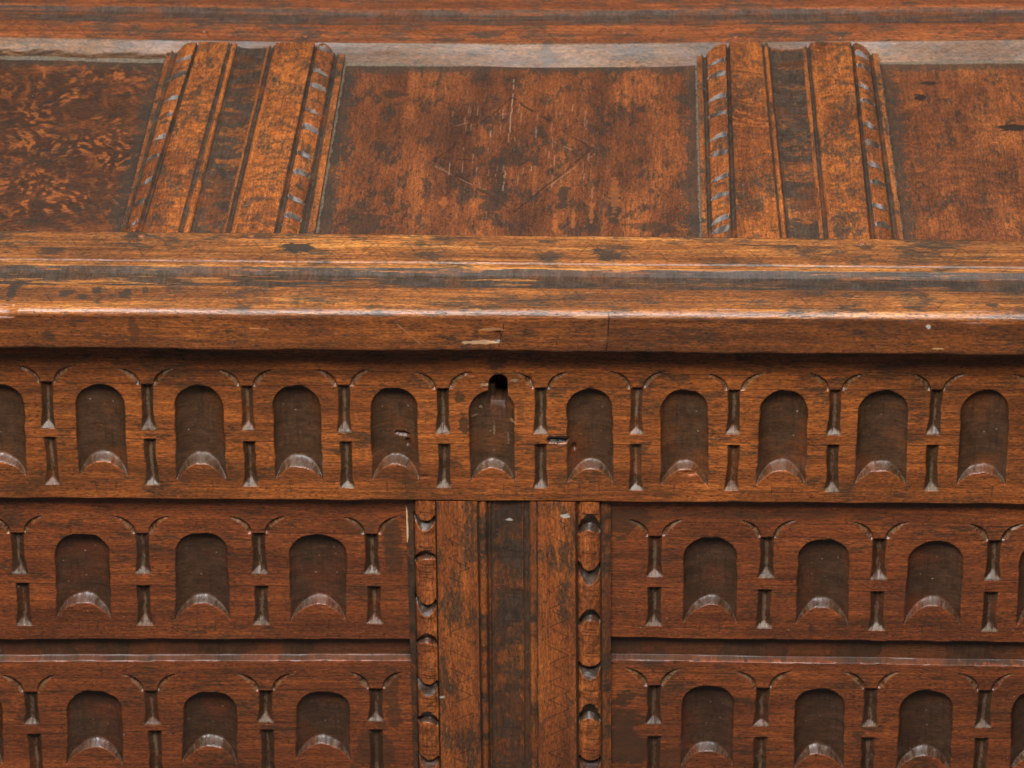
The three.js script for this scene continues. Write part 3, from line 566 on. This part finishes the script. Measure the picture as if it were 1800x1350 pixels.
  const g = sheet(us, idx, (u, i, o) => {
    const [z, y, k] = prof[i];
    const e = 0.0011 * (vn(u * 26, 0, 61) - 0.5) + 0.0009 * (vn(u * 95, 0, 62) - 0.5);
    o[0] = u; o[1] = y + (fbm(u * 12, z * 60, 2, 63) - 0.5) * 0.0007; o[2] = z + sagF(u) * 0 + (k === 'face' ? (fbm(u * 30, y * 60, 2, 64) - 0.5) * 0.0009 : 0);
    if (y < yBot + 0.006) o[1] += e * 1.1;
    if (k === 'arris') { let n = e * 0.7; for (const [x, w, d] of knocks) { const q = Math.abs(u - x) / w; if (q < 1) n -= d * (1 - q * q); } o[1] += n; o[2] += n; }
    if (k === 'face') for (const c of nicks) { const a = (c.x - u) / c.w, b = (y - c.y) / c.h; if (a > 0 && a < 1 && Math.abs(b) < 0.55) o[2] -= c.d * (1 - a) * sst(0.55, 0.35, Math.abs(b)); }
    if (z < LZ(430)) o[2] += sagF(u) - sagF(0);
    else if (y > H - 0.01 && k !== 'arris' && k !== 'face') o[2] += (sagF(u) - sagF(0)) * clamp((LIP - z) / (LIP - rear));
  }, (u, i) => tex.uv(u, len[i]), null, (p) => [p[0], Math.min(p[1], H - 0.016), Math.min(p[2], LIP - 0.012)]);
  mesh('front_rail', g.get(0), mat, lid, 'moulded front rail of the lid with a worn dark groove');
}
const chamTop = (x) => { const P = [[-200, 63], [0, 65.5], [300, 71], [600, 75.5], [900, 76.5], [1200, 75.5], [1500, 73], [1800, 71], [2000, 70]].map(([px, py]) => top(px, py)); for (let i = 0; i < P.length - 1; i++) if (x < P[i + 1][0] || i === P.length - 2) return lerp(P[i][1], P[i + 1][1], clamp((x - P[i][0]) / (P[i + 1][0] - P[i][0]))); };
const PD = 0.0145;                                                                 // how deep the lid panels lie
{ // rear rail with its chamfer
  const z0 = chamTop(0), zEnd = z0 - 0.135, CH = 0.0140;
  const prof = [];
  for (const q of steps(0, 1, 0.07)) prof.push([CH * (1 - q), -0.0155 * (1 - q), 'ch']);   // z offset from the arris, height
  const c1 = LZ(44) - z0, c2 = LZ(16) - z0;
  for (const z of [-0.0008, ...steps(-0.0016, -0.10, 0.0012).length ? [] : []]) prof.push([z, 0, 'fl']);
  for (let z = -0.002; z > -0.1345; z -= 0.0011) { let h = 0; if (z < c1 && z > c2) { const q = (z - c2) / (c1 - c2); h = -Math.min(0.003, (1 - q) * 0.05, q * 0.014); } prof.push([z, h, z < c1 && z > c2 ? 'cn' : 'fl']); }
  const len = [0]; for (let i = 1; i < prof.length; i++) len.push(len[i - 1] + Math.hypot(prof[i][0] - prof[i - 1][0], prof[i][1] - prof[i - 1][1]));
  const tex = new Tex(-LW, 0, LW, len[len.length - 1], 2048 / (2 * LW)), tA = len[prof.findIndex((p) => p[2] === 'fl')], tz = (z) => tA - (z - z0);
  tex.fill((x, t, o) => {
    const wob = (vn(x * 40, t * 90, 173) - 0.5) * 0.002, z = tA - t;
    oak(o, t < tA ? PAL.chamfer : PAL.rear, x, t, 185, { streak: t < tA ? 0.4 : 1, worn: t < tA ? 0.5 : 0.44, pat: t < tA ? 0.60 : 0.58 });
    if (z < c1 + wob && z > c2 + wob) hollow(o, PAL.rear, t, x, 189, (fbm(x * 20, t * 300, 3, 171) - 0.5) * 1.4 + 0.16 > 0 ? 0.85 : 0.25);
    if (t < tA) o[3] = 0.50 + (fbm(x * 11, t * 30, 4, 191) - 0.5) * 0.75 + (vn(x * 300, t * 1500, 192) - 0.5) * 0.14;
  });
  const mk = (px, py, rx, ry, a = 0.7) => { const [x, z] = top(px, py); tex.blob(x, tz(z), rx * MM, ry * MM * 1.9, PAL.rear.pat, a, 0.4, 0.55, 330); };
  mk(545, 64, 22, 6); mk(855, 62, 34, 9, 0.7); mk(1293, 65, 18, 6); mk(1478, 66, 18, 5); mk(525, 50, 22, 6, 0.5); mk(300, 56, 30, 7, 0.4); mk(100, 46, 50, 6, 0.4); mk(1760, 4, 12, 4, 0.9);
  for (const [px, rx, r, a] of [[960, 14, 0.3, 0.6]]) { const [x] = top(px, 95); tex.blob(x, tA * 0.5, rx * MM, 0.014, r < 0.5 ? PAL.rear.pat : null, a, r, 0.9, 70); }
  for (let k = 0; k < 40; k++) { const x = -LW + k * 0.027, w = 0.0135, a = tz(LZ(72)), b = tz(LZ(50)); tex.line(x, a, x + w, b, 0.0005, DARKLINE, 0.5, 0.6, 0.44); tex.line(x + w, b, x + 2 * w, a, 0.0005, DARKLINE, 0.5, 0.6, 0.42); }
  const mat = tex.material();
  const us = steps(-LW, LW, 0.0013), brk = top(310, 100)[0];
  const g = sheet(us, prof.map((_, i) => i), (u, i, o) => {
    const [z, y, k] = prof[i], zz = chamTop(u);
    let dz = z, dy = y;
    if (k === 'ch') {
      const q = z / CH, tilt = 1 + (fbm(u * 7, 0, 2, 201) - 0.5) * 0.9;
      dz = z * tilt + (fbm(u * 40, q * 3, 2, 202) - 0.5) * 0.0011; dy += (fbm(u * 55, q * 2, 3, 203) - 0.5) * 0.0010;
      if (u < brk) { const lip = 0.52 + 0.22 * (fbm(u * 40, 0, 3, 205) - 0.5) * 2; if (q > lip) dz = CH * lip * tilt - (q - lip) * 0.002 + (fbm(u * 160, q * 8, 2, 206) - 0.5) * 0.002; }   // split away along the left panel
    }
    o[0] = u; o[1] = H + dy + (k === 'ch' ? 0 : (fbm(u * 12, z * 40, 2, 207) - 0.5) * 0.0007); o[2] = zz + dz;
  }, (u, i) => tex.uv(u, len[i]), null, (p) => [p[0], H - 0.024, p[2]]);
  mesh('rear_rail', g.get(0), mat, lid, 'moulded rear rail of the lid with a pale chamfered edge');
}
// lid muntins
const zF = sagF(0) + 0.0005, zA = (px, py) => top(px, py)[1];
function lidMuntin(near, far, yn, yf, label, seed, chips) {
  const A = near.map((x) => top(x, yn)[0]), B = far.map((x) => top(x, yf)[0]), ends = [-top(900, yn)[1], -top(900, yf)[1]];
  const xm = A[9], v1 = -(chamTop(xm)) - 0.0002, v0 = -(sagF(xm)) - 0.0006;
  const segs = [
    { k: 'flat', h: -0.0085, dark: 0.25, worn: 0.55 }, { k: 'vee', h: -0.0070, d: 0.0030, dark: 1 },
    { k: 'ovolo', q: -1, h: -0.0006, r: 0.0060, worn: 0.5, part: 1, name: 'carved_moulding', label: 'left carved edge moulding of ' + label }, { k: 'vee', h: -0.0004, d: 0.0036, dark: 0.95 },
    { k: 'flat', worn: 0.40, pat: 0.59, fleck: 0.6 }, { k: 'vee', d: 0.0022, dark: 0.9 }, { k: 'ridge', h: -0.0004, r: 0.0018, worn: 0.62 }, { k: 'vee', h: -0.0024, d: 0.0016, dark: 0.95 },
    { k: 'hollow', h: -0.0040, d: 0.0010, dark: 0.58, worn: 0.45 }, { k: 'ridge', h: -0.0032, r: 0.0012, worn: 0.6 }, { k: 'vee', h: -0.0024, d: 0.0020, dark: 0.95 }, { k: 'ridge', h: -0.0004, r: 0.0016, worn: 0.6 },
    { k: 'flat', worn: 0.44, pat: 0.59, fleck: 0.6 }, { k: 'vee', h: -0.0004, d: 0.0036, dark: 0.95 },
    { k: 'ovolo', q: 1, h: -0.0006, r: 0.0060, worn: 0.45, part: 2, name: 'carved_moulding', label: 'right carved edge moulding of ' + label }, { k: 'vee', h: -0.0070, d: 0.0030, dark: 1 }, { k: 'flat', h: -0.0085, dark: 0.15, worn: 0.6 }];
  const cuts = { 2: [], 14: [] };
  for (const i of [2, 14]) for (const [y, d] of chips[i]) {
    const at = (q) => -zA(lerp(near[i], far[i], 0.5), y + q);
    if (d < 0) cuts[i].push({ v: at(5), len: lerp(0.0085, 0.0105, rnd()), d: lerp(0.0088, 0.0105, rnd()), bow: lerp(0.001, 0.005, rnd()), lit: true });
    else cuts[i].push(chip(at(-5), -1, lerp(0.009, 0.013, rnd()), -0.002 * rnd(), lerp(0.0034, 0.0046, rnd()), 0.5));
  }
  mouldedBoard({
    segs, A, B, ends, run: [v0, v1], tex: new Tex(Math.min(A[0], B[0]) - 0.004, v0, Math.max(A[17], B[17]) + 0.004, v1, 2300), cuts, dx: 0.00075, palette: PAL.muntin, seed, parent: lid, name: 'lid_muntin', label,
    place: (o, x, v, h) => { o[0] = x; o[1] = H + h; o[2] = -v; }, back: (p) => [p[0], H - 0.0165, p[2]],
    wear(T, X) {
      for (let k = 0; k < 70; k++) T.blob(lerp(A[0], A[17], rnd()), lerp(v0, v1, rnd()), 0.0005, 0.0007, WAX, 0.6 * rnd(), 0.6, 0.4, 900);
      for (const i of [4, 12]) for (let k = 0; k < 10; k++) { const v = lerp(v0, v1, rnd()), a = X(i, v), b = X(i + 1, v), p = lerp(a, b, rnd()); T.line(p, v, p + (rnd() - 0.5) * 0.02, v + (rnd() - 0.5) * 0.012, 0.00035, [196, 150, 110], 0.4, 0.6, 0.3); }
      for (const i of [2, 14]) for (let k = 0; k < 12; k++) { const v = lerp(v0, v1, rnd()), a = X(i, v), b = X(i + 1, v); T.blob(lerp(a, b, 0.5), v, 0.004, 0.003, PAL.muntin.pat, 0.4, 0.4, 0.7, 200); }
    },
  });
  return { A, B, ends, x: (i, z) => lerp(A[i], B[i], (-z - ends[0]) / (ends[1] - ends[0])) };
}
const nearL = [206, 211, 216, 237, 250, 312, 321, 332, 341, 389, 394, 404, 414, 481, 493, 523, 537, 549], farL = [288, 297, 308, 339, 345, 397, 404, 412, 417, 465, 470, 479, 489, 549, 555, 584, 593, 603];
const nearR = [1235, 1244, 1253, 1284, 1296, 1371, 1376, 1384, 1391, 1442, 1448, 1457, 1466, 1529, 1541, 1571, 1583, 1590], farR = [1226, 1234, 1244, 1276, 1283, 1340, 1345, 1352, 1357, 1412, 1418, 1425, 1434, 1497, 1503, 1529, 1537, 1546];
const mL = lidMuntin(nearL, farL, 408, 92, 'the left upright of the lid', 701, {
  2: [[97, -1], [127, 1], [168, -1], [199, 1], [237, -1], [271, 1], [315, -1], [350, 1], [389, -1]], 14: [[83, 1], [121, -1], [148, 1], [190, -1], [220, 1], [265, -1], [299, 1], [345, -1], [376, 1]] });
const mR = lidMuntin(nearR, farR, 418, 92, 'the right upright of the lid', 802, {
  2: [[102, -1], [126, 1], [165, -1], [196, 1], [234, -1], [264, 1], [306, -1], [338, 1], [379, -1], [398, 1]], 14: [[91, -1], [112, 1], [148, -1], [174, 1], [217, -1], [247, 1], [286, -1], [316, 1], [358, -1], [389, 1]] });
// lid panels
function lidPanel(label, seed, xa0, xb0, grainAcross, extra) {
  const za = chamTop(0) - 0.002, zb = sagF(0) + 0.006;                              // za far, zb near
  const tex = new Tex(xa0, -zb, xb0, -za, 2000), GR = [52, 48, 42];
  const edgeL = extra.left, edgeR = extra.right;
  tex.fill((x, v, o) => {
    const fl = extra.fleck * (extra.fleckRight ? sst(0.38, 0.58, fbm(x * 9, v * 9, 2, seed + 77) + x * 1.6 - v * 1.2 - 0.17) : 1);
    if (grainAcross) oak(o, PAL.lidPanel, x + v * 0.25, v - x * 0.25, seed, { worn: extra.worn, pat: extra.pat, fleck: fl, patScale: 1.2, streak: 0.35 });
    else oak(o, PAL.lidPanel, v, x, seed, { worn: extra.worn, pat: extra.pat, fleck: fl, patScale: 1.3, streak: 0.35 });
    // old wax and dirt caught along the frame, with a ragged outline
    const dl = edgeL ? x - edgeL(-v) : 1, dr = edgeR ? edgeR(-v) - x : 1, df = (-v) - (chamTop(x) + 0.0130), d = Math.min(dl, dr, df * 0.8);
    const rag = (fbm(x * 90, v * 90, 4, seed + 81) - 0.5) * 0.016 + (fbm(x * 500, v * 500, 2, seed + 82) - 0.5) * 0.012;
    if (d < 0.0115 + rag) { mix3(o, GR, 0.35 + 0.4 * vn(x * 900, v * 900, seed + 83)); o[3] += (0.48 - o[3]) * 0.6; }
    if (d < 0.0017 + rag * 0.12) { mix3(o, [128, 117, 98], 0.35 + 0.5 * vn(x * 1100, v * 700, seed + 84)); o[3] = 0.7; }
  });
  extra.paint && extra.paint(tex);
  for (let k = 0; k < 60; k++) tex.blob(lerp(xa0, xb0, rnd()), lerp(-zb, -za, rnd()), 0.0005, 0.0006, WAX, 0.55 * rnd(), 0.6, 0.4, 900);
  const mat = tex.material();
  const g = sheet(steps(xa0, xb0, 0.002), steps(-zb, -za, 0.002), (u, v, o) => { o[0] = u; o[1] = H - PD + (fbm(u * 12, v * 16, 2, seed + 3) - 0.5) * 0.0012; o[2] = -v; }, (u, v) => tex.uv(u, v), null, (p) => [p[0], H - 0.0215, p[2]]);
  mesh('lid_panel', g.get(0), mat, lid, label);
}
lidPanel('middle sunk lid panel with a faint scratched diamond', 901, mL.A[16] - 0.006, mR.A[1] + 0.004, false, {
  fleck: 0.5, fleckRight: true, worn: 0.46, pat: 0.57, left: (z) => mL.x(17, z), right: (z) => mR.x(0, z),
  paint(t) {
    const P = (px, py) => { const [x, z] = top(px, py, H - PD); return [x, -z]; }, S = [176, 140, 112];
    const ln = (a, b, c, d, al = 0.45, w = 0.0005, col = S, gap = 0.3) => { const p = P(a, b), q = P(c, d); t.line(p[0], p[1], q[0], q[1], w * 1.3, col, al, 0.6, gap); };
    for (let k = 0; k < 60; k++) { const x = 790 + rnd() * 260, y = 180 + rnd() * 150; ln(x, y, x - 1.5, y + 8 + rnd() * 16, 0.3 + 0.25 * rnd(), 0.0004); }
    for (const [a, b, c, d] of [[900, 172, 1040, 262], [1040, 262, 905, 372], [905, 372, 765, 282], [765, 282, 900, 172]]) ln(a, b, c, d, 0.5, 0.0011, DARKLINE, 0.3); ln(904, 140, 896, 232, 0.75); ln(889, 300, 884, 335, 0.6); ln(900, 172, 1015, 240, 0.4, 0.0009, DARKLINE, 0.3); ln(900, 172, 800, 225, 0.35, 0.0007, DARKLINE, 0.4); ln(800, 222, 890, 200, 0.45); ln(760, 290, 830, 325, 0.45); ln(975, 250, 1010, 265, 0.6); ln(1015, 240, 1050, 262, 0.3); ln(1045, 270, 960, 330, 0.4); ln(765, 290, 880, 345, 0.2); ln(780, 278, 830, 281, 0.6, 0.0012, DARKLINE, 0.1);
    const b = (px, py, rx, ry, al) => { const p = P(px, py); t.blob(p[0], p[1], rx * MM, ry * MM * 1.9, PAL.lidPanel.pat, al, 0.4, 0.7, 110); };
    b(690, 165, 26, 8, 0.6); b(640, 390, 34, 22, 0.6); b(870, 350, 26, 24, 0.6); b(900, 275, 24, 20, 0.4); b(990, 350, 12, 26, 0.7); b(1080, 370, 14, 34, 0.7); b(1040, 390, 10, 20, 0.6); b(670, 255, 10, 14, 0.5); b(1150, 400, 40, 10, 0.5);
    const c = (px, py, rx, ry, al) => { const p = P(px, py); t.blob(p[0], p[1], rx * MM, ry * MM * 1.9, PAL.lidPanel.hi, al, 0.32, 0.7, 160); };
    c(780, 353, 9, 10, 0.6); c(1080, 345, 8, 40, 0.5); c(1040, 370, 5, 20, 0.6); c(975, 395, 5, 18, 0.6); c(1008, 385, 4, 18, 0.6); 
  },
});
lidPanel('left sunk lid panel of strongly flecked oak below a split edge', 953, -LW + 0.05, mL.A[1] + 0.055, true, { fleck: 0.8, worn: 0.22, pat: 0.60, right: (z) => mL.x(0, z) });
lidPanel('right sunk lid panel of reddish oak', 978, mR.B[16] - 0.006, LW - 0.05, false, {
  fleck: 0.3, worn: 0.60, pat: 0.64, left: (z) => mR.x(17, z),
  paint(t) { for (const [px, py, rx, ry] of [[1634, 146, 16, 5], [1616, 171, 12, 7], [1790, 225, 40, 8]]) { const [x, z] = top(px, py, H - PD); t.blob(x, -z, rx * MM, ry * MM * 1.9, [40, 32, 27], 0.85, 0.4, 0.55, 300); } },
});
// oak pegs that pin the lid joints
const pegTex = new Tex(0, 0, 0.02, 0.02, 6000).fill((x, y, o) => { oak(o, PAL.rear, x, y, 1201, { worn: 0.4, pat: 0.55 }); }), pegMat = pegTex.material();
for (const [px, py, r, h] of [[359, 58, 0.0030, 0.0022], [537, 64, 0.0026, 0.0004], [1293, 66, 0.0032, 0.0010], [1477, 67, 0.0028, 0.0008], [249, 415, 0.0036, 0.0004], [442, 415, 0.0034, 0.0003], [1515, 428, 0.0036, 0.0005]]) {
  const [x, z] = top(px, py), g = new THREE.LatheGeometry([[0, 0.0006], [r * 0.5, 0.0004], [r * 0.85, -0.0002], [r, -0.0012], [r, -0.010]].map(([a, b]) => new THREE.Vector2(a, b)).reverse(), 14);
  g.rotateY(px); const m = mesh('peg', g, pegMat, lid); m.position.set(x, H + h, z); m.scale.z = 0.8;
}

// ---- the rest of the carcass, out of the frame
const plain = new Tex(0, 0, 0.7, 0.2, 900).fill((x, y, o) => oak(o, PAL.panel, x, y, 1301, {})), plainMat = plain.material();
const zBack = chamTop(0) - 0.105;
const box = (name, x0, x1, y0, y1, z0, z1, parent = chest) => { const g = new RoundedBoxGeometry(x1 - x0, y1 - y0, z1 - z0, 2, 0.0025); const m = mesh(name, g, plainMat, parent); m.position.set((x0 + x1) / 2, (y0 + y1) / 2, (z0 + z1) / 2); return m; };
const rb = railBot(0) - 0.0015;
box('corner_post', -W, -W + 0.062, 0, rb - 0.003, -0.04, -0.0003); box('corner_post', W - 0.062, W, 0, rb - 0.003, -0.04, -0.0003);
box('corner_post', -W, -W + 0.062, 0, railTop, zBack, zBack + 0.04); box('corner_post', W - 0.062, W, 0, railTop, zBack, zBack + 0.04);
box('bottom_rail', -W + 0.063, W - 0.063, 0.10, 0.199, -0.036, -0.0008);
box('side_panel', -W + 0.006, -W + 0.022, 0.10, railTop, zBack + 0.041, -0.041); box('side_panel', W - 0.022, W - 0.006, 0.10, railTop, zBack + 0.041, -0.041);
box('back_panel', -W + 0.063, W - 0.063, 0.10, railTop, zBack + 0.008, zBack + 0.026);
box('bottom_board', -W + 0.063, W - 0.063, 0.104, 0.122, zBack + 0.03, -0.042);
box('end_cleat', -LW + 0.001, -LW + 0.058, H - 0.026, H - 0.0005, chamTop(-LW) + 0.002, sagF(-LW) - 0.002, lid); box('end_cleat', LW - 0.058, LW - 0.001, H - 0.026, H - 0.0005, chamTop(LW) + 0.002, sagF(LW) - 0.002, lid);

// ---- the floor it stands on and the lamps that light it
{
  const t = new Tex(0, 0, 1, 1, 512).fill((x, y, o) => { const f = fbm(x * 40, y * 40, 4, 1401); o[0] = 66 + (f - 0.5) * 30; o[1] = 60 + (f - 0.5) * 28; o[2] = 54 + (f - 0.5) * 24; o[3] = 0.7; }), m = t.material(-0.0005);
  for (const q of [m.map, m.roughnessMap]) { q.wrapS = q.wrapT = THREE.MirroredRepeatWrapping; q.repeat.set(6, 6); }
  const f = new THREE.Mesh(new THREE.BoxGeometry(6, 0.04, 6), m); f.name = 'floor'; f.position.set(0, -0.02, 0.6); f.receiveShadow = f.castShadow = true; f.userData = { kind: 'structure', label: 'plain grey floor under the chest' }; scene.add(f);
}
SOFTBOXES.forEach(([p, at, w, h, e, label], i) => {
  const t = new THREE.Group(); t.name = 'softbox_lamp' + (i ? '_00' + i : ''); t.position.set(...p); t.lookAt(...at); scene.add(t); t.userData = { label, category: 'softbox lamp' };
  const dark = new THREE.MeshStandardMaterial({ color: 0x181818, roughness: 0.8 });
  const shell = new THREE.CylinderGeometry(Math.SQRT1_2, 0.28, 0.5, 4, 1, true); shell.rotateY(Math.PI / 4); shell.rotateX(Math.PI / 2); shell.scale(w, h, 1); shell.translate(0, 0, -0.26);
  mesh('lamp_housing', shell, dark, t);
  const back = new THREE.CylinderGeometry(0.09, 0.09, 0.16, 20); back.rotateX(Math.PI / 2); back.translate(0, 0, -0.58); mesh('lamp_head', back, dark, t);
  mesh('lamp_diffuser', new THREE.BoxGeometry(w, h, 0.006), new THREE.MeshStandardMaterial({ color: 0xffffff, emissive: new THREE.Color().setRGB(0.96, 0.98, 1), emissiveIntensity: 1.0 }), t);
  const l = new THREE.RectAreaLight(new THREE.Color().setRGB(0.97, 0.985, 1.0), e, w, h); l.name = 'lamp_light'; l.position.set(0, 0, 0.012); l.rotation.y = Math.PI; t.add(l);
});
renderer.render(scene, camera);
